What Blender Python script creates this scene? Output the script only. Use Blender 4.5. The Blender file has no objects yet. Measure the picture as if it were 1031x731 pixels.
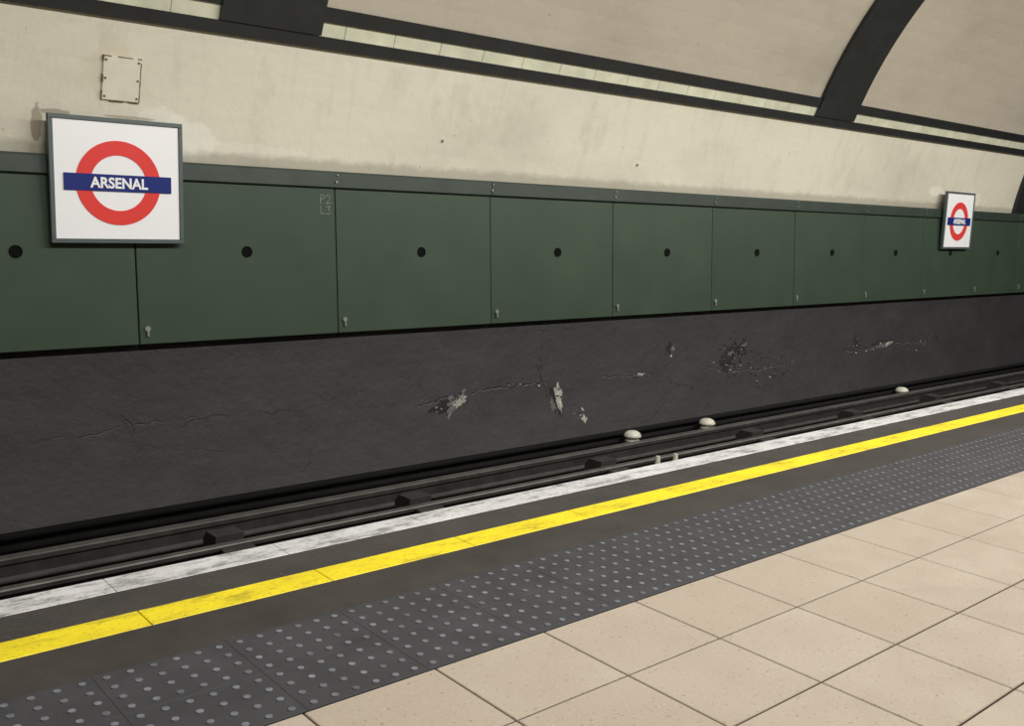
import bpy, bmesh, math, random
from mathutils import Vector, Matrix, noise
random.seed(4)
SC=bpy.context.scene
COL=SC.collection
# ------------------------------------------------------------------ helpers
YC,ZC,R=2.3,1.2,4.8           # tunnel bore centre / radius
def bore_y(z,r=R): return YC+math.sqrt(max(r*r-(z-ZC)**2,0))
def lin(c): 
    return tuple(((v/255)/12.92 if v/255<=.04045 else ((v/255+.055)/1.055)**2.4) for v in c)+(1,)
class NT:
    def __init__(s,name):
        s.m=bpy.data.materials.new(name); s.m.use_nodes=True; s.t=s.m.node_tree; s.n=s.t.nodes; s.l=s.t.links
        s.b=s.n['Principled BSDF']; s.tc=s.n.new('ShaderNodeTexCoord')
    def add(s,t,**k):
        n=s.n.new(t)
        for a,b in k.items():
            if a in n.inputs.keys(): n.inputs[a].default_value=b
            else: setattr(n,a,b)
        return n
    def link(s,a,b): s.l.new(a,b)
    def coord(s,scale=(1,1,1)):
        mp=s.add('ShaderNodeMapping'); mp.inputs['Scale'].default_value=scale
        s.link(s.tc.outputs['Object'],mp.inputs['Vector']); return mp.outputs[0]
    def noise(s,scale,detail=4,rough=.6,co=None,dist=0):
        n=s.add('ShaderNodeTexNoise'); n.inputs['Scale'].default_value=scale; n.inputs['Detail'].default_value=detail
        n.inputs['Roughness'].default_value=rough; n.inputs['Distortion'].default_value=dist
        s.link(co if co is not None else s.tc.outputs['Object'],n.inputs['Vector']); return n.outputs['Fac']
    def ramp(s,fac,stops):
        r=s.add('ShaderNodeValToRGB'); e=r.color_ramp.elements
        while len(e)<len(stops): e.new(.5)
        for i,(p,c) in enumerate(stops):
            e[i].position=p; e[i].color=c if len(c)==4 else tuple(c)+(1,)
        s.link(fac,r.inputs[0]); return r.outputs[0]
    def mix(s,fac,a,b,mode='MIX'):
        m=s.add('ShaderNodeMix',data_type='RGBA',blend_type=mode)
        for sock,v in ((m.inputs[0],fac),(m.inputs[6],a),(m.inputs[7],b)):
            if isinstance(v,bpy.types.NodeSocket): s.link(v,sock)
            else: sock.default_value=v
        return m.outputs[2]
    def math(s,op,a,b=0.):
        m=s.add('ShaderNodeMath',operation=op)
        for i,v in enumerate((a,b)):
            if isinstance(v,bpy.types.NodeSocket): s.link(v,m.inputs[i])
            else: m.inputs[i].default_value=v
        return m.outputs[0]
    def bump(s,h,strength=.3,dist=.01):
        b=s.add('ShaderNodeBump'); b.inputs['Strength'].default_value=strength; b.inputs['Distance'].default_value=dist
        s.link(h,b.inputs['Height']); s.link(b.outputs[0],s.b.inputs['Normal'])
    def out(s,col,rough=.6,metal=0.,spec=.5):
        if isinstance(col,bpy.types.NodeSocket): s.link(col,s.b.inputs['Base Color'])
        else: s.b.inputs['Base Color'].default_value=col
        if isinstance(rough,bpy.types.NodeSocket): s.link(rough,s.b.inputs['Roughness'])
        else: s.b.inputs['Roughness'].default_value=rough
        s.b.inputs['Metallic'].default_value=metal
        s.b.inputs['Specular IOR Level'].default_value=spec
        return s.m
def simple(name,c,rough=.6,metal=0,var=.25,scale=6,spec=.5):
    t=NT(name); n=t.noise(scale,5); c=lin(c)
    d=tuple(v*(1-var) for v in c[:3])+(1,); u=tuple(min(1,v*(1+var)) for v in c[:3])+(1,)
    return t.out(t.ramp(n,[(.3,d),(.7,u)]),rough,metal,spec)

def m_cream(name,base,dirtamt=.5,patches=()):
    t=NT(name)
    a=t.noise(.7,6,.62,t.coord((.6,1,1.3))); b=t.noise(3.2,6,.65,t.coord((1,1,.45)))
    b_=lin(base); d=tuple(v*.82 for v in b_[:3])+(1,); u=tuple(min(1,v*1.07) for v in b_[:3])+(1,)
    col=t.ramp(a,[(.3,d),(.52,b_),(.75,u)])
    st=t.ramp(b,[(.54,(0,0,0,1)),(.75,(1,1,1,1))])
    st=t.math('MULTIPLY',st,dirtamt)
    col=t.mix(st,col,lin((168,160,142)))
    run=t.ramp(t.noise(5,5,.6,t.coord((2.2,.4,.18))),[(.56,(0,0,0,1)),(.7,(1,1,1,1))])
    col=t.mix(t.math('MULTIPLY',run,.15),col,lin((155,149,132)))
    sx=t.add('ShaderNodeSeparateXYZ'); t.link(t.tc.outputs['Object'],sx.inputs[0])
    edge=t.noise(7,8,.7)
    for cx,cz,rx,rz,c,amt in patches:
        u_=t.math('DIVIDE',t.math('SUBTRACT',sx.outputs[0],cx),rx); v_=t.math('DIVIDE',t.math('SUBTRACT',sx.outputs[2],cz),rz)
        dd=t.math('SQRT',t.math('ADD',t.math('MULTIPLY',u_,u_),t.math('MULTIPLY',v_,v_)))
        dd=t.math('ADD',dd,t.math('MULTIPLY',t.math('SUBTRACT',edge,.5),2.2))
        mk=t.ramp(dd,[(.82,(1,1,1,1)),(.98,(0,0,0,1))])
        col=t.mix(t.math('MULTIPLY',mk,amt),col,lin(c))
    sp=t.ramp(t.noise(14,2,.5),[(.73,(0,0,0,1)),(.77,(1,1,1,1))])
    col=t.mix(t.math('MULTIPLY',sp,.4),col,lin((115,106,92)))
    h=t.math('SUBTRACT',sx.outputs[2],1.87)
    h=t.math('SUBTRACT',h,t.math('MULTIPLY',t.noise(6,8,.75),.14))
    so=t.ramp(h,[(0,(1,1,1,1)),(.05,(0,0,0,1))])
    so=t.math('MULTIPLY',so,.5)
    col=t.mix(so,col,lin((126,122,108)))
    t.bump(t.noise(9,6,.6),.3,.02)
    return t.out(col,.45,0,.35)
M={}
PALE=(222,220,208); GR=(124,114,95)
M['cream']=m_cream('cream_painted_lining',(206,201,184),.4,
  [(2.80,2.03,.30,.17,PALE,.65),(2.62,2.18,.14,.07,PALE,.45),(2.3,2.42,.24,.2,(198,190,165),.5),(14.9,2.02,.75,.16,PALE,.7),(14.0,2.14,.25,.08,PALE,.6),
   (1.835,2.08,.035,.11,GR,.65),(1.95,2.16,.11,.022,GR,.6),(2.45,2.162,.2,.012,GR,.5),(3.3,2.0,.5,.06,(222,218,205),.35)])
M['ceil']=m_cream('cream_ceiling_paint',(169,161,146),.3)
M['band']=simple('black_glazed_band',(25,28,29),.45,0,.3,5)
M['frieze']=simple('pale_frieze_tile',(194,194,172),.4,0,.16,4)
def m_green():
    t=NT('green_painted_panel')
    g=t.add('ShaderNodeNewGeometry')
    a=t.noise(2.2,6,.6); b=t.noise(40,3)
    c=t.ramp(a,[(.3,lin((47,62,49))),(.7,lin((54,70,55)))])
    c2=t.mix(t.math('MULTIPLY',g.outputs['Random Per Island'],.35),c,lin((45,59,47)))
    sp=t.ramp(t.noise(5,8,.8),[(.70,(0,0,0,1)),(.76,(1,1,1,1))])
    c2=t.mix(t.math('MULTIPLY',sp,.3),c2,lin((88,100,90)))
    t.bump(b,.12,.004)
    return t.out(c2,.5,0,.3)
M['green']=m_green()
M['greend']=simple('dark_green_cap_paint',(36,49,40),.5,0,.25,5)
def m_soot():
    t=NT('soot_black_track_wall')
    a=t.noise(1.6,7,.65,t.coord((.7,1,1.3)))
    c=t.ramp(a,[(.25,lin((34,33,34))),(.5,lin((43,42,43))),(.8,lin((52,50,51)))])
    v=t.add('ShaderNodeTexVoronoi',feature='DISTANCE_TO_EDGE'); v.inputs['Scale'].default_value=1.3
    mp=t.coord((.8,1,1.6)); nn=t.add('ShaderNodeTexNoise'); nn.inputs['Scale'].default_value=4; nn.inputs['Detail'].default_value=6
    t.link(mp,nn.inputs['Vector'])
    mv=t.add('ShaderNodeMix',data_type='VECTOR'); mv.inputs[0].default_value=.25
    t.link(mp,mv.inputs[4]); t.link(nn.outputs['Color'],mv.inputs[5]); t.link(mv.outputs[1],v.inputs['Vector'])
    cr=t.ramp(v.outputs['Distance'],[(0,(1,1,1,1)),(.005,(0,0,0,1))])
    msk=t.ramp(t.noise(.9,3),[(.52,(0,0,0,1)),(.6,(1,1,1,1))])
    crk=t.math('MULTIPLY',t.math('MULTIPLY',cr,msk),.4)
    c=t.mix(crk,c,lin((22,21,22)))
    sc=t.ramp(t.noise(26,7,.8,t.coord((.6,1,1.6))),[(.64,(0,0,0,1)),(.72,(1,1,1,1))])
    c=t.mix(t.math('MULTIPLY',sc,.3),c,lin((98,96,94)))
    h=t.math('SUBTRACT',t.noise(4,7,.65),crk)
    t.bump(h,.4,.04)
    return t.out(c,.6,0,.3)
M['soot']=m_soot()
M['plaster']=simple('exposed_plaster',(142,140,131),.8,0,.5,22)
M['flake']=simple('lifted_soot_flake',(82,80,80),.7,0,.4,22)
M['hole']=simple('spalled_hole',(20,19,19),.9,0,.4,25)
def m_tile():
    t=NT('beige_speckled_floor_tile')
    g=t.add('ShaderNodeNewGeometry')
    a=t.noise(3,5,.6)
    c=t.ramp(a,[(.3,lin((165,153,138))),(.7,lin((174,163,148)))])
    c=t.mix(t.math('MULTIPLY',g.outputs['Random Per Island'],.55),c,lin((162,149,133)))
    s1=t.ramp(t.noise(60,2,.5),[(.65,(0,0,0,1)),(.69,(1,1,1,1))])
    c=t.mix(t.math('MULTIPLY',s1,.6),c,lin((112,99,84)))
    s2=t.ramp(t.noise(95,2,.5),[(.32,(1,1,1,1)),(.38,(0,0,0,1))])
    c=t.mix(t.math('MULTIPLY',s2,.4),c,lin((200,192,178)))
    r=t.ramp(t.noise(6,4),[(.3,(.36,)*3),(.7,(.5,)*3)])
    return t.out(c,r,0,.38)
M['tile']=m_tile()
M['grout']=simple('dark_grout',(70,64,57),.9,0,.25,20)
def m_tact():
    t=NT('grey_tactile_slab')
    g=t.add('ShaderNodeNewGeometry')
    c=t.ramp(t.noise(4,7,.7),[(.3,lin((51,51,54))),(.7,lin((66,66,69)))])
    c=t.mix(t.math('MULTIPLY',g.outputs['Random Per Island'],.3),c,lin((56,56,58)))
    s=t.ramp(t.noise(90,2,.5),[(.66,(0,0,0,1)),(.72,(1,1,1,1))])
    c=t.mix(t.math('MULTIPLY',s,.3),c,lin((112,110,109)))
    return t.out(c,.6,0,.35)
M['tact']=m_tact()
M['tgrout']=simple('tactile_joint',(50,49,50),.9,0,.2,20)
M['blister']=simple('worn_blister_top',(104,106,112),.5,0,.5,9)
def m_asph():
    t=NT('dark_edge_paving')
    c=t.ramp(t.noise(2.5,7,.7),[(.3,lin((50,47,43))),(.7,lin((67,63,58)))])
    s=t.ramp(t.noise(60,3,.6),[(.62,(0,0,0,1)),(.72,(1,1,1,1))])
    c=t.mix(t.math('MULTIPLY',s,.3),c,lin((112,105,96)))
    t.bump(t.noise(80,3),.2,.003)
    return t.out(c,.65,0,.3)
M['asph']=m_asph()
def m_paint(name,base,under,lo,hi,amt,smear):
    t=NT(name)
    w=t.noise(7,9,.75,t.coord((.5,1.6,1)))
    s=t.ramp(w,[(lo,(0,0,0,1)),(hi,(1,1,1,1))])
    f=t.math('MULTIPLY',s,amt)
    c=t.ramp(t.noise(2.5,5,.7),[(.3,lin(smear)),(.6,lin(base))])
    c=t.mix(f,c,lin(under))
    sp=t.ramp(t.noise(55,3,.7),[(.58,(0,0,0,1)),(.66,(1,1,1,1))])
    c=t.mix(t.math('MULTIPLY',sp,.5),c,lin(under))
    return t.out(c,.5,0,.4)
M['yellow']=m_paint('worn_yellow_paint',(236,216,34),(120,104,34),.52,.66,.65,(214,191,36))
M['white']=m_paint('worn_white_paint',(208,208,208),(80,78,76),.49,.62,.8,(180,180,179))
M['rail']=simple('rail_steel',(60,58,56),.5,.3,.3,8)
M['railtop']=simple('rail_head_steel',(98,95,92),.4,.4,.25,8)
M['trackd']=simple('grimy_track_bed',(22,21,21),.95,0,.4,7)
M['block']=simple('grimy_chair_block',(42,40,38),.85,0,.35,10)
M['cable']=simple('black_cable_sheath',(14,14,14),.85,0,.3,6,.2)
M['porc']=simple('white_porcelain',(200,197,182),.35,0,.2,12)
M['signw']=simple('white_enamel',(232,232,234),.3,0,.02,2)
M['signf']=simple('grey_sign_frame',(76,86,86),.5,.1,.12,6)
M['red']=simple('red_enamel',(214,62,58),.3,0,.03,3)
M['blue']=simple('blue_enamel',(24,40,112),.3,0,.05,3)
M['chrome']=simple('latch_metal',(150,152,148),.4,.6,.2,12)
M['black']=simple('black_rubber',(12,13,13),.9,0,.2,6,.1)
M['rust']=simple('rusted_steel',(104,88,66),.8,.1,.45,25)
M['chalk']=simple('chalk_mark',(112,124,114),.9,0,.3,30)
M['lamp']=NT('lamp_housing').out(lin((200,200,195)),.5)
M['patch']=simple('pale_filler',(206,201,184),.6,0,.08,6)
M['grime']=simple('grime_smear',(112,104,88),.8,0,.35,20)

def obj(name,bm,mats,parent=None,smooth=False):
    me=bpy.data.meshes.new(name); bm.normal_update(); bm.to_mesh(me); bm.free()
    for m in mats: me.materials.append(M[m])
    if smooth:
        for p in me.polygons: p.use_smooth=True
    o=bpy.data.objects.new(name,me); COL.objects.link(o)
    if parent: o.parent=parent
    return o
def empty(name,loc=(0,0,0)):
    e=bpy.data.objects.new(name,None); e.location=loc; e.empty_display_size=.1; COL.objects.link(e); return e
def box(bm,x0,x1,y0,y1,z0,z1,mi=0,bev=0):
    vs=[bm.verts.new((x,y,z)) for x in(x0,x1) for y in(y0,y1) for z in(z0,z1)]
    F=[(0,1,3,2),(4,6,7,5),(0,4,5,1),(2,3,7,6),(0,2,6,4),(1,5,7,3)]
    fs=[bm.faces.new([vs[i] for i in f]) for f in F]
    for f in fs: f.material_index=mi
    if bev:
        es={e for f in fs for e in f.edges}
        r=bmesh.ops.bevel(bm,geom=list(es),offset=bev,segments=1,affect='EDGES')
        for f in r['faces']: f.material_index=mi
    return vs
def sweep(bm,sec,x0,x1,mi=0,closed=True,nx=1):
    rings=[[bm.verts.new((x0+(x1-x0)*k/nx,y,z)) for y,z in sec] for k in range(nx+1)]
    n=len(sec)
    for k in range(nx):
        a,b=rings[k],rings[k+1]
        for i in range(n if closed else n-1):
            j=(i+1)%n
            f=bm.faces.new((a[i],b[i],b[j],a[j])); f.material_index=mi
    if closed:
        for rg,fl in((rings[0],0),(rings[-1],1)):
            f=bm.faces.new(rg if not fl else rg[::-1]); f.material_index=mi
def arc(z0=None,z1=None,a0=None,a1=None,r=R,n=24):
    if a0 is None: a0=math.asin((z0-ZC)/r)
    if a1 is None: a1=math.asin((z1-ZC)/r)
    return [(YC+r*math.cos(a0+(a1-a0)*i/n),ZC+r*math.sin(a0+(a1-a0)*i/n)) for i in range(n+1)]
def shell(name,pts,x0,x1,mat,th=.12):
    bm=bmesh.new()
    outer=[(YC+(y-YC)*(1+th/R),ZC+(z-ZC)*(1+th/R)) for y,z in pts]
    sweep(bm,pts+outer[::-1],x0,x1)
    bmesh.ops.recalc_face_normals(bm,faces=bm.faces)
    return obj(name,bm,[mat])
def disc(bm,cx,y,cz,r,depth,mi=0,n=28):
    a=[bm.verts.new((cx+r*math.cos(2*math.pi*i/n),y,cz+r*math.sin(2*math.pi*i/n))) for i in range(n)]
    b=[bm.verts.new((v.co.x,y+depth,v.co.z)) for v in a]
    fs=[bm.faces.new(a)]
    for i in range(n):
        j=(i+1)%n; fs.append(bm.faces.new((a[i],b[i],b[j],a[j])))
    for f in fs: f.material_index=mi

X0,X1=-5.,24.
XP=16.7
RL=R-.075
RIBS=((2.99,3.78),(10.40,11.22),(-4.4,-3.6))
# ------------------------------------------------------------------ room shell
shell('wall_far',arc(.66,3.02,n=22),X0,XP,'cream')
a_top=math.asin((3.03-ZC)/R)
a_back=math.pi-math.asin((0.0-ZC)/R)
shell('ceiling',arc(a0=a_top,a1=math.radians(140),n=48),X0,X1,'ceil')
shell('wall_back',arc(a0=math.radians(140.1),a1=a_back,n=24),X0,X1,'cream')
shell('wall_track_lower',arc(-.88,.585,r=RL,n=14),X0,X1,'soot',.1)
shell('wall_portal',arc(1.76,3.02,r=R-.06,n=16),XP,X1,'band',.15)
def endwall(name,x,mat,x2):
    bm=bmesh.new(); n=64
    c=[(YC+(R+.1)*math.cos(2*math.pi*i/n),ZC+(R+.1)*math.sin(2*math.pi*i/n)) for i in range(n)]
    sweep(bm,c,x,x2); return obj(name,bm,[mat])
endwall('wall_right',X1+.02,'band',X1+.12)
endwall('wall_left',X0-.12,'ceil',X0-.02)
def band(name,z0,z1,prot,mat,xs):
    bm=bmesh.new()
    for xa,xb in xs:
        inn=arc(z0,z1,r=R-prot,n=3); out_=arc(z0,z1,r=R+.02,n=3)
        sweep(bm,inn+out_[::-1],xa,xb)
    bmesh.ops.recalc_face_normals(bm,faces=bm.faces)
    return obj(name,bm,[mat])
band('trim_1',2.785,2.868,.035,'band',[(X0,XP)])
band('trim_2',2.972,3.07,.035,'band',[(X0,XP)])
segs=[];x=X0
while x<XP:
    s,e=x,min(x+.45-.006,XP)
    for a,b in RIBS:
        if s<a<e: e=a
        if s<b<e: s=b
        if s>=a and e<=b: s=e
    if e-s>.02: segs.append((s,e))
    x+=.45
band('trim_3',2.868,2.972,.012,'frieze',segs)
for i,(a,b) in enumerate(RIBS):
    bm=bmesh.new()
    a0=math.asin((2.868-ZC)/(R-.05)); 
    sweep(bm,arc(a0=a0,a1=math.radians(139),r=R-.05,n=48)+arc(a0=a0,a1=math.radians(139),r=R+.02,n=48)[::-1],a,b)
    bmesh.ops.recalc_face_normals(bm,faces=bm.faces)
    obj('trim_%d'%(4+i),bm,['band'])

# ------------------------------------------------------------------ green panelling
YT,ZT,YB,ZB=6.990,1.881,6.905,.590
def py(z): return YB+(YT-YB)*(z-ZB)/(ZT-ZB)
PX,PP=2.43,1.606
root=empty('wall_panelling',(0,0,0))
bm=bmesh.new()
zt2=1.762
for i in range(-4,14):
    a=PX+i*PP+.004; b=PX+(i+1)*PP-.004
    j=random.uniform(-.003,.003)
    vs=[]
    for xx in(a,b):
        for dy in(0,.04):
            for z in(ZB,zt2): vs.append(bm.verts.new((xx,py(z)+dy+j,z)))
    F=[(0,1,3,2),(4,6,7,5),(0,4,5,1),(2,3,7,6),(0,2,6,4),(1,5,7,3)]
    fs=[bm.faces.new([vs[k] for k in f]) for f in F]
    bmesh.ops.bevel(bm,geom=list({e for f in fs for e in f.edges}),offset=.004,segments=1,affect='EDGES')
bmesh.ops.recalc_face_normals(bm,faces=bm.faces)
obj('panels',bm,['green'],root)
bm=bmesh.new()
capsec=[(6.960,1.752),(6.953,1.76),(6.958,1.868),(6.966,1.881),(7.06,1.888),(7.06,1.752)]
for i in range(-2,7):
    sweep(bm,capsec,PX+i*2*PP+.003,PX+(i+1)*2*PP-.003)
sweep(bm,[(py(.60)+.048,.60),(py(1.76)+.048,1.76),(7.055,1.76),(7.04,.60)],X0,X1,1)
bmesh.ops.recalc_face_normals(bm,faces=bm.faces)
obj('cap_rail',bm,['greend','black'],root)
bm=bmesh.new()
slope=(YT-YB)/(ZT-ZB)
for i in range(-4,13):
    cx=PX+(i+.52)*PP; n=28; z=1.245; y=py(z)
    # thin-lipped dished vent bush lying in the panel plane
    L=[]
    for rad,dy in((.042,.004),(.042,-.008),(.037,-.009),(.032,-.005)):
        L.append([bm.verts.new((cx+rad*math.cos(2*math.pi*q/n),y+dy+slope*rad*math.sin(2*math.pi*q/n),z+rad*math.sin(2*math.pi*q/n))) for q in range(n)])
    for k in range(3):
        for q in range(n): bm.faces.new((L[k][q],L[k][(q+1)%n],L[k+1][(q+1)%n],L[k+1][q]))
    bm.faces.new(L[3])
obj('vent_holes',bm,['black'],root)
bm=bmesh.new()
for i in range(-4,13):
    cx=PX+i*PP+.06; z=.70; y=py(z)
    disc(bm,cx,y-.014,z,.020,.015,0,16)
    box(bm,cx-.008,cx+.008,y-.022,y-.002,z-.055,z-.01,0,.002)
    disc(bm,PX+i*PP,6.944,1.80,.010,.014,0,12)
    disc(bm,PX+i*PP+.01,6.948,1.855,.007,.014,0,12)
obj('latches',bm,['chrome'],root)
def text(body,size,off=0,ext=.002):
    c=bpy.data.curves.new('t','FONT'); c.body=body; c.size=size; c.align_x='CENTER'; c.align_y='CENTER'; c.offset=off; c.extrude=ext
    o=bpy.data.objects.new('t',c); COL.objects.link(o)
    dg=bpy.context.evaluated_depsgraph_get(); me=bpy.data.meshes.new_from_object(o.evaluated_get(dg))
    bpy.data.objects.remove(o); return me
def textobj(name,body,size,loc,mat,parent,off=0,sx=1,width=None):
    me=text(body,size,off); me.materials.clear(); me.materials.append(M[mat])
    xs=[v.co.x for v in me.vertices]; zs=[v.co.y for v in me.vertices]
    cx=(min(xs)+max(xs))/2; cy=(min(zs)+max(zs))/2; w=max(xs)-min(xs)
    k=(width/w) if width else sx
    for v in me.vertices: v.co.x=(v.co.x-cx)*k; v.co.y-=cy
    o=bpy.data.objects.new(name,me); COL.objects.link(o); o.location=loc; o.rotation_euler=(math.pi/2,0,0); o.parent=parent; return o
def strokes(name,paths,ox,oz,s,parent):
    bm=bmesh.new(); w=.0034
    for p in paths:
        for (x1,z1),(x2,z2) in zip(p[:-1],p[1:]):
            a=Vector((ox+x1*s,0,oz+z1*s)); b=Vector((ox+x2*s,0,oz+z2*s)); d=(b-a).normalized(); n_=Vector((-d.z,0,d.x))*w
            q=[a-n_-d*w,a+n_-d*w,b+n_+d*w,b-n_+d*w]
            bm.faces.new([bm.verts.new((v.x,py(v.z)-.006,v.z)) for v in q])
    obj(name,bm,['chalk'],parent)
strokes('chalk_letters',[[(0,0),(.05,1),(.45,.95),(.5,.65),(.05,.5)],[(.75,.85),(1,1),(1.25,.8),(1.15,.5),(.75,.05),(1.3,.1)],
  [(0,-.3),(.05,-1.15),(.5,-1.1)],[(.75,-.35),(1.2,-.3),(.95,-.65),(1.25,-.85),(1.1,-1.15),(.75,-1.1)]],3.90,1.625,.070,root)

# ------------------------------------------------------------------ station signs
def sign(x0,z0,S=.89,SH=.838,yf=6.885):
    cx=x0+S/2; cz=z0+SH/2
    e=empty('station_sign',(cx,yf,cz))
    bm=bmesh.new(); w,h=S/2,SH/2; fr=.03
    box(bm,-w,w,0,.04,h-fr,h,0,.003); box(bm,-w,w,0,.04,-h,-h+fr,0,.003)
    box(bm,-w,-w+fr,0,.04,-h+fr,h-fr,0,.003); box(bm,w-fr,w,0,.04,-h+fr,h-fr,0,.003)
    box(bm,-w+.12,w-.12,.02,.068,-h+.05,h-.05,0)
    obj('frame',bm,['signf'],e)
    bm=bmesh.new(); box(bm,-w+fr-.002,w-fr+.002,.008,.03,-h+fr-.002,h-fr+.002,0)
    obj('face_plate',bm,['signw'],e)
    bm=bmesh.new(); n=72; ro,ri=.283,.186; cz_=-.012
    L=[]
    for r,y in((ri,.009),(ri,.004),(ro,.004),(ro,.009)):
        L.append([bm.verts.new((r*math.cos(2*math.pi*i/n),y,cz_+r*math.sin(2*math.pi*i/n))) for i in range(n)])
    for k in range(3):
        for i in range(n):
            j=(i+1)%n; bm.faces.new((L[k][i],L[k+1][i],L[k+1][j],L[k][j]))
    bmesh.ops.recalc_face_normals(bm,faces=bm.faces)
    obj('roundel_ring',bm,['red'],e)
    bm=bmesh.new(); box(bm,-.358,.358,-.001,.009,cz_-.056,cz_+.056,0)
    obj('name_bar',bm,['blue'],e)
    textobj('lettering','ARSENAL',.098,(0,-.003,cz_),'signw',e,.0028,width=.385)
    return e
sign(1.867,1.304); sign(14.12,1.304)

e=empty('access_hatch',(2.36,bore_y(2.41),2.41))
e.rotation_euler=(math.asin((2.41-ZC)/R),0,0)
bm=bmesh.new(); box(bm,-.125,.125,-.016,-.002,-.145,.145,0,.003)
hp=obj('plate',bm,['patch'],e)
bm=bmesh.new()
for s in(-1,1):
    k=-.145
    while k<.14:
        l=random.uniform(.02,.07); wd=random.uniform(.002,.006)
        if random.random()<.75: box(bm,s*.125-wd,s*.125+wd,-.018,-.002,k,min(k+l,.148),0)
        if random.random()<.6: box(bm,max(-.128,k*.85),min(.128,k*.85+l),-.018,-.002,s*.145-wd*.7,s*.145+wd*.7,0)
        k+=l
for sx_ in(-1,1):
    for sz_ in(-1,0,1): disc(bm,sx_*.108,-.020,sz_*.12,.008,.005,0,10)
obj('rusted_edge',bm,['rust'],e)

# damage on the lower dark wall : hollows, angular shards and cracks
bm=bmesh.new()
def blob(cx,cz,rx,rz,n=40,seed=0,mi=0,off=.004,ang=0,rough=.35):
    pts=[]
    for i in range(n):
        t=2*math.pi*i/n
        k=1+rough*noise.noise(Vector((math.cos(t)*1.5+seed*7.3,math.sin(t)*1.5,seed)))+rough*.8*noise.noise(Vector((math.cos(t)*5+seed,math.sin(t)*5,seed*3)))
        u=rx*k*math.cos(t); w=rz*k*math.sin(t)
        pts.append((cx+u*math.cos(ang)-w*math.sin(ang),cz+u*math.sin(ang)+w*math.cos(ang)))
    rg=[bm.verts.new((x,bore_y(z,RL)-off,z)) for x,z in pts]
    cv=bm.verts.new((cx,bore_y(cz,RL)-off-.001,cz))
    for i in range(n):
        f=bm.faces.new((rg[i],rg[(i+1)%n],cv)); f.material_index=mi
def wp(a,e_):
    y=6.9
    for _ in range(4): z=1.6+e_*y; y=bore_y(z,RL)
    return a*y,z
def dmg(a,e_,rx,rz,mi,seed,ang=0,off=.002,rough=1.0):
    x,z=wp(a,e_); blob(x,z,rx,rz,44,seed,mi,off,ang,rough)
def shard(x,z,r,mi,off):
    n=random.randint(5,7); th0=random.uniform(0,6.28); asp=random.uniform(.25,.8); an=random.uniform(-.5,.6)
    v=[]
    for i in range(n):
        t=th0+2*math.pi*i/n; k=random.uniform(.5,1.2)
        u=r*k*math.cos(t); w=r*asp*k*math.sin(t)
        xx=x+u*math.cos(an)-w*math.sin(an); zz=z+u*math.sin(an)+w*math.cos(an)
        v.append(bm.verts.new((xx,bore_y(zz,RL)-off,zz)))
    f=bm.faces.new(v); f.material_index=mi
def cluster(a,e_,rx,rz,n,ang=0,light=.4,smin=.008,smax=.035):
    cx,cz=wp(a,e_)
    for i in range(n):
        u=random.gauss(0,rx*.6); w=random.gauss(0,rz*.6)
        x=cx+u*math.cos(ang)-w*math.sin(ang); z=cz+u*math.sin(ang)+w*math.cos(ang)
        q=random.random(); lt=q<light
        mi=0 if q<light*.35 else (2 if lt else 1)
        shard(x,z,random.uniform(smin,smax)*(0.8 if lt else 1),mi,.0045+(.00031*i)%.005+(.001 if lt else 0))
def crack(pts,w=.005,mi=1):
    P=[Vector((wp(a,e)[0],wp(a,e)[1])) for a,e in pts]
    Q=[P[0]]
    for p,q in zip(P[:-1],P[1:]):
        L=(q-p).length; n=max(2,int(L/.035))
        for k in range(1,n+1): Q.append(p.lerp(q,k/n)+Vector((random.uniform(-.009,.009),random.uniform(-.014,.014))))
    for i,(p,q) in enumerate(zip(Q[:-1],Q[1:])):
        d=(q-p).normalized(); nn=Vector((-d.y,d.x)); w1=w*random.uniform(.4,1.3)
        for m_,dz,oo in((mi,0,.003),(2,-w1*1.1,.0025)):
            f=bm.faces.new([bm.verts.new((v.x,bore_y(v.y+dz,RL)-oo,v.y+dz)) for v in(p-nn*w1,p+nn*w1,q+nn*w1*.8,q-nn*w1*.8)]); f.material_index=m_
dmg(.752,-.249,.15,.05,1,11,.25); dmg(.758,-.249,.12,.05,2,12,.5,.003); dmg(.768,-.246,.07,.03,0,13,.4,.004)
cluster(.754,-.246,.19,.05,22,.3,.5,.008,.026)
crack([(.70,-.245),(.76,-.238),(.86,-.232),(.92,-.234)],.007); crack([(.90,-.205),(.915,-.235),(.925,-.258)],.006)
cluster(.87,-.234,.2,.02,18,-.1,.45,.008,.024)
dmg(.942,-.258,.055,.14,1,21,-.1); dmg(.945,-.254,.044,.12,0,22,-.12,.003,.7); dmg(.935,-.268,.03,.06,2,23,.3,.004)
cluster(.945,-.26,.05,.14,10,-.1,.7,.010,.026)
dmg(.999,-.295,.03,.035,0,24,.5); cluster(.985,-.285,.05,.05,6,.5,.6)
dmg(1.185,-.201,.05,.06,1,25,-.7); dmg(1.19,-.203,.025,.045,2,26,-.7,.003); cluster(1.185,-.201,.07,.06,12,-.7,.4,.008,.025)
dmg(1.112,-.240,.1,.018,1,27,.1); dmg(1.12,-.239,.06,.012,0,28,.1,.003); cluster(1.107,-.240,.14,.02,12,.1,.5,.008,.022)
crack([(1.03,-.236),(1.08,-.238),(1.15,-.242)],.006)
dmg(1.352,-.216,.19,.065,1,31,.15,.002,1.1); dmg(1.335,-.238,.12,.07,1,32,0,.002,1.1)
dmg(1.378,-.209,.07,.02,2,33,.1,.003); dmg(1.34,-.222,.06,.03,2,34,.4,.003)
cluster(1.353,-.222,.26,.12,60,.2,.4,.008,.034); cluster(1.33,-.245,.16,.08,34,0,.35,.008,.03)
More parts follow.
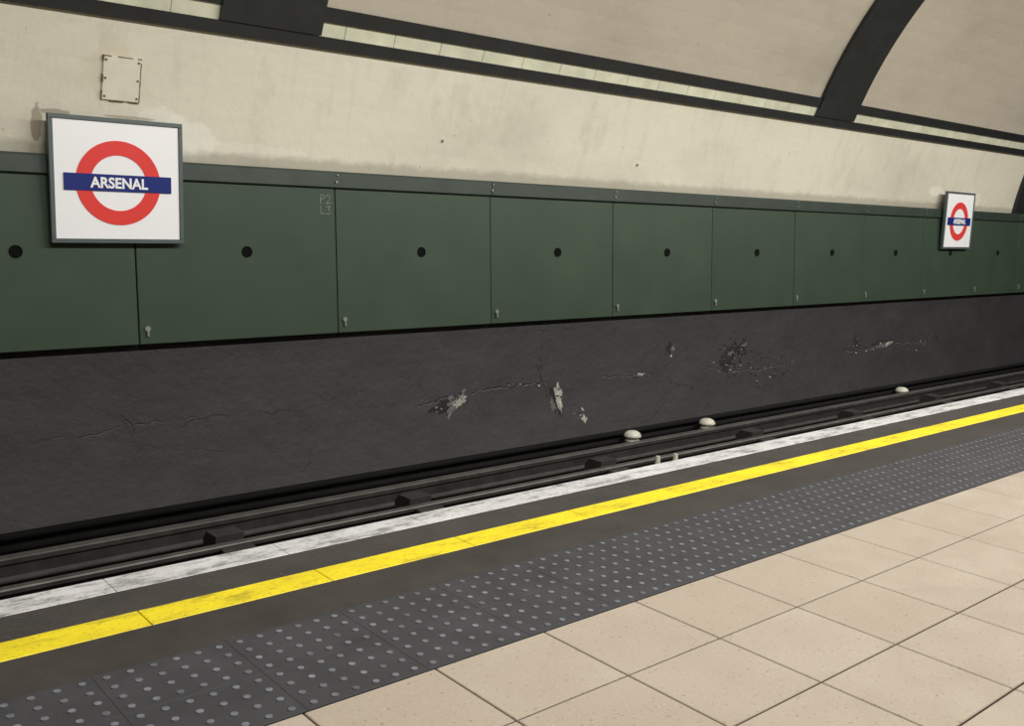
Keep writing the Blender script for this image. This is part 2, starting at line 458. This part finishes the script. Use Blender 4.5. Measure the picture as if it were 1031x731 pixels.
crack([(1.27,-.235),(1.33,-.25),(1.42,-.255),(1.50,-.252)],.008)
cluster(1.46,-.25,.55,.16,80,.1,.5,.006,.022)
dmg(1.835,-.232,.26,.03,1,35,.1); dmg(1.84,-.236,.16,.022,2,36,.1,.003); dmg(1.86,-.236,.09,.016,0,37,.2,.004)
cluster(1.825,-.235,.36,.05,36,.1,.5,.008,.03); dmg(1.74,-.228,.05,.09,1,38,.2); cluster(1.74,-.235,.1,.08,16,.8,.4,.01,.03)
crack([(1.70,-.24),(1.80,-.24),(1.90,-.236),(2.02,-.24)],.008)
cluster(2.0,-.245,.5,.06,22,.2,.5,.008,.028)
crack([(.24,-.236),(.30,-.234),(.36,-.228),(.42,-.23)],.004); crack([(.335,-.222),(.345,-.235)],.006)
crack([(.55,-.215),(.58,-.225),(.62,-.22)],.003); crack([(.66,-.20),(.70,-.215),(.71,-.23)],.003)
obj('wall_spalling',bm,['plaster','hole','flake'])
bm=bmesh.new()
for cx,cz in((5.1,2.20),(7.6,2.14)):
    disc(bm,cx,bore_y(cz)-.012,cz,.012,.02,0,7)
obj('wall_plug_stubs',bm,['grime'])

# ------------------------------------------------------------------ platform
T0,TX,TY,TX0=2.616,.519,.445,1.410
bm=bmesh.new()
sweep(bm,[(-2.34,-.0125),(4.11,-.0125),(4.11,-.10),(3.95,-.14),(3.95,-1.0),(-1.8,-1.0)],X0,X1)
bmesh.ops.recalc_face_normals(bm,faces=bm.faces)
plat=obj('platform_base',bm,['grout'])
bm=bmesh.new()
def slab(x0,x1,y0,y1,z=0,b=.003,zb=-.012,mi=0):
    o=[bm.verts.new(p) for p in((x0,y0,zb),(x1,y0,zb),(x1,y1,zb),(x0,y1,zb))]
    m=[bm.verts.new(p) for p in((x0,y0,z-b),(x1,y0,z-b),(x1,y1,z-b),(x0,y1,z-b))]
    i_=[bm.verts.new(p) for p in((x0+b,y0+b,z),(x1-b,y0+b,z),(x1-b,y1-b,z),(x0+b,y1-b,z))]
    fs=[bm.faces.new(i_)]
    for k in range(4):
        l=(k+1)%4
        fs.append(bm.faces.new((m[k],m[l],i_[l],i_[k]))); fs.append(bm.faces.new((o[k],o[l],m[l],m[k])))
    for f in fs: f.material_index=mi
g=.0035
for i in range(-12,43):
    for j in range(0,11):
        slab(TX0+i*TX+g,TX0+(i+1)*TX-g,T0-(j+1)*TY+g,T0-j*TY-g)
obj('floor',bm,['tile'])
S_=.0795; NR=8; TW=NR*S_
bm=bmesh.new(); TL=S_*6
i0=int((X0-0)/TL)
box(bm,X0,X1,T0+.004,T0+TW-.001,-.0115,-.0015,2)
k=i0
while k*TL<22:
    slab(k*TL+.0007,(k+1)*TL-.0007,T0+.003,T0+TW/2-.0007,0,.001)
    slab(k*TL+.0007,(k+1)*TL-.0007,T0+TW/2+.0007,T0+TW,0,.001)
    k+=1
n=12
x=i0*TL+S_/2
while x<18:
    for r in range(NR):
        yy=T0+S_*(r+.5)
        A=[]
        for rad,z in [(.0150,0.0002),(.0125,.0028),(.0100,.0035)]:
            A.append([bm.verts.new((x+rad*math.cos(2*math.pi*q/n),yy+rad*math.sin(2*math.pi*q/n),z)) for q in range(n)])
        for a,b in((0,1),(1,2)):
            for q in range(n):
                f=bm.faces.new((A[a][q],A[a][(q+1)%n],A[b][(q+1)%n],A[b][q])); f.material_index=1 if a else 0
        f=bm.faces.new(A[2]); f.material_index=1
    x+=S_
obj('tactile_paving',bm,['tact','blister','tgrout'])
yE=T0+TW+.003
step=.782
off=1.27-step*8
xs=[off+step*i for i in range(int((X1-off)/step)+1)]
bm=bmesh.new(); slab(X0,X1,yE,3.541,0,.001); obj('paving_strip',bm,['asph'])
bm=bmesh.new()
for a,b in zip(xs[:-1],xs[1:]): slab(a+.002,b-.002,3.543,3.704,.001,.002)
obj('yellow_safety_line',bm,['yellow'])
bm=bmesh.new()
sec=[(3.706,-.012),(3.706,-.001)]; m=9; wdt=(3.940-3.706)/m
for q in range(m):
    y=3.706+q*wdt; sec+=[(y+.004,-.001),(y+.007,.0035),(y+wdt-.007,.0035),(y+wdt-.004,-.001)]
sec+=[(3.940,-.001),(3.940,-.012)]
sweep(bm,sec,X0,X1)
bmesh.ops.recalc_face_normals(bm,faces=bm.faces)
obj('ribbed_paving_strip',bm,['asph'])
bm=bmesh.new()
for a,b in zip(xs[:-1],xs[1:]):
    sweep(bm,[(3.942,-.012),(3.942,0),(3.944,.002),(4.112,.002),(4.12,-.004),(4.12,-.012)],a+.0015,b-.0015)
bmesh.ops.recalc_face_normals(bm,faces=bm.faces)
obj('white_edge_line',bm,['white'])

# ------------------------------------------------------------------ track
ZBED=-.86
bm=bmesh.new(); sweep(bm,[(3.96,ZBED),(6.62,ZBED),(6.62,ZBED-.1),(3.96,ZBED-.1)],X0,X1)
bmesh.ops.recalc_face_normals(bm,faces=bm.faces); obj('track_bed_ground',bm,['trackd'])
def rail(name,y,ztop,kind='run'):
    h=.15; z=ztop-h
    if kind=='run':
        s=[(-.065,0),(.065,0),(.065,.012),(.012,.028),(.009,.108),(.034,.118),(.034,.142),(.026,.15),(-.026,.15),(-.034,.142),(-.034,.118),(-.009,.108),(-.012,.028),(-.065,.012)]
    else:
        s=[(-.05,0),(.05,0),(.05,.012),(.025,.03),(.03,.10),(.045,.115),(.045,.145),(.038,.15),(-.038,.15),(-.045,.145),(-.045,.115),(-.03,.10),(-.025,.03),(-.05,.012)]
    bm=bmesh.new(); sweep(bm,[(y+a,z+b) for a,b in s],X0,X1)
    bmesh.ops.recalc_face_normals(bm,faces=bm.faces)
    for f in bm.faces:
        if f.normal.z>.3 and f.calc_center_median().z>ztop-.03: f.material_index=1
    return obj(name,bm,['rail','railtop'])
rail('running_rail',4.50,-.64); rr=rail('running_rail',5.94,-.64)
rail('conductor_rail',5.20,-.62,'c'); rail('conductor_rail',6.33,-.59,'c')
bm=bmesh.new()
x=-4.6
while x<X1-.3:
    box(bm,x-.12,x+.12,4.15,6.38,ZBED,-.79,0,.01); x+=.76
obj('track_sleepers',bm,['block'])
bm=bmesh.new()
for x in(-.9,.66,2.68,4.24,6.33,8.6,10.6,12.6,14.6,16.6):
    sweep(bm,[(5.76,-.788),(5.76,-.70),(5.84,-.655),(5.895,-.65),(5.895,-.788)],x-.11,x+.11)
    sweep(bm,[(6.01,-.788),(5.985,-.60),(6.14,-.60),(6.20,-.66),(6.20,-.788)],x-.10,x+.10)
bmesh.ops.recalc_face_normals(bm,faces=bm.faces)
obj('rail_chairs',bm,['block'],rr)
bm=bmesh.new()
def tube(y,z,r): sweep(bm,[(y+r*math.cos(2*math.pi*i/12),z+r*math.sin(2*math.pi*i/12)) for i in range(12)],X0,X1)
tube(6.625,-.565,.03); tube(6.605,-.64,.03)
bmesh.ops.recalc_face_normals(bm,faces=bm.faces); obj('track_cables',bm,['cable'],smooth=True)
def pot(x,y,zt):
    e=empty('rail_insulator',(x,y,zt))
    bm=bmesh.new(); n=28
    prof=[(.0,.0),(.045,-.004),(.072,-.02),(.088,-.045),(.088,-.06),(.064,-.07),(.056,-.085),(.074,-.095),(.07,-.11),(.05,-.115)]
    pr=None
    for r,z in prof:
        if r==0: c=bm.verts.new((0,0,z)); pr=[c]; continue
        rg=[bm.verts.new((r*math.cos(2*math.pi*i/n),r*math.sin(2*math.pi*i/n),z)) for i in range(n)]
        for i in range(n):
            j=(i+1)%n
            bm.faces.new((pr[0],rg[i],rg[j]) if len(pr)==1 else (pr[i],rg[i],rg[j],pr[j]))
        pr=rg
    obj('porcelain_body',bm,['porc'],e,True)
    bm=bmesh.new(); box(bm,-.07,.07,-.07,.07,ZBED-zt,-.11,0,.01); obj('stool',bm,['block'],e)
for a,ee in((1.107,-.3265),(1.290,-.3275),(1.936,-.332)):
    y=6.475; pot(a*y,y,1.6+ee*y)
bm=bmesh.new()
for x,y,z in((6.74,5.76,-.565),(6.87,5.66,-.54)):
    bmesh.ops.create_cone(bm,segments=14,radius1=.026,radius2=.02,depth=.08,cap_ends=True,matrix=Matrix.Translation((x,y,z-.04)))
    box(bm,x-.012,x+.012,y-.012,y+.012,-.788,z-.08,1)
obj('white_track_marker',bm,['porc','block'])

# ------------------------------------------------------------------ lights
def area(x,y,z,sx,sy,power,rot,col=(1,.98,.94)):
    l=bpy.data.lights.new('platform_lamp_light','AREA'); l.shape='RECTANGLE'; l.size=sx; l.size_y=sy; l.energy=power; l.color=col
    o=bpy.data.objects.new('platform_lamp_light',l); COL.objects.link(o); o.location=(x,y,z); o.rotation_euler=rot; return o
for i,(x,pw) in enumerate(((1.6,205),(5.0,210),(8.4,210),(11.8,205),(15.2,180),(18.6,130))):
    e=empty('fluorescent_batten',(x,1.2,4.9))
    bm=bmesh.new()
    sweep(bm,[(-.11,.05),(-.08,.13),(.08,.13),(.11,.05),(.10,.02),(-.10,.02)],-1.25,1.25)
    for s in(-.9,.9): box(bm,s-.01,s+.01,-.01,.01,.12,.93,0)
    obj('housing',bm,['lamp'],e)
    area(x,1.2,4.86,2.4,.2,pw,(math.radians(34),0,0))
W=bpy.data.worlds.new('world'); SC.world=W; W.use_nodes=True
W.node_tree.nodes['Background'].inputs[0].default_value=(.9,.9,1,1); W.node_tree.nodes['Background'].inputs[1].default_value=.05

# ------------------------------------------------------------------ camera
yaw,pit,rol=math.radians(49.452),math.radians(8.724),math.radians(2.0)
fw=Vector((math.cos(yaw)*math.cos(pit),math.sin(yaw)*math.cos(pit),-math.sin(pit)))
ri=Vector((math.sin(yaw),-math.cos(yaw),0)); up=ri.cross(fw)
r2=ri*math.cos(rol)+up*math.sin(rol); u2=-ri*math.sin(rol)+up*math.cos(rol)
cd=bpy.data.cameras.new('camera'); cam=bpy.data.objects.new('camera',cd); COL.objects.link(cam)
m=Matrix((r2,u2,-fw)).transposed().to_4x4(); m.translation=Vector((0,0,1.6)); cam.matrix_world=m
cd.sensor_fit='HORIZONTAL'; cd.sensor_width=36; cd.lens=980.161/1031*36; cd.clip_start=.05; cd.clip_end=200
SC.camera=cam
SC.view_settings.view_transform='Standard'; SC.view_settings.look='None'; SC.view_settings.exposure=0
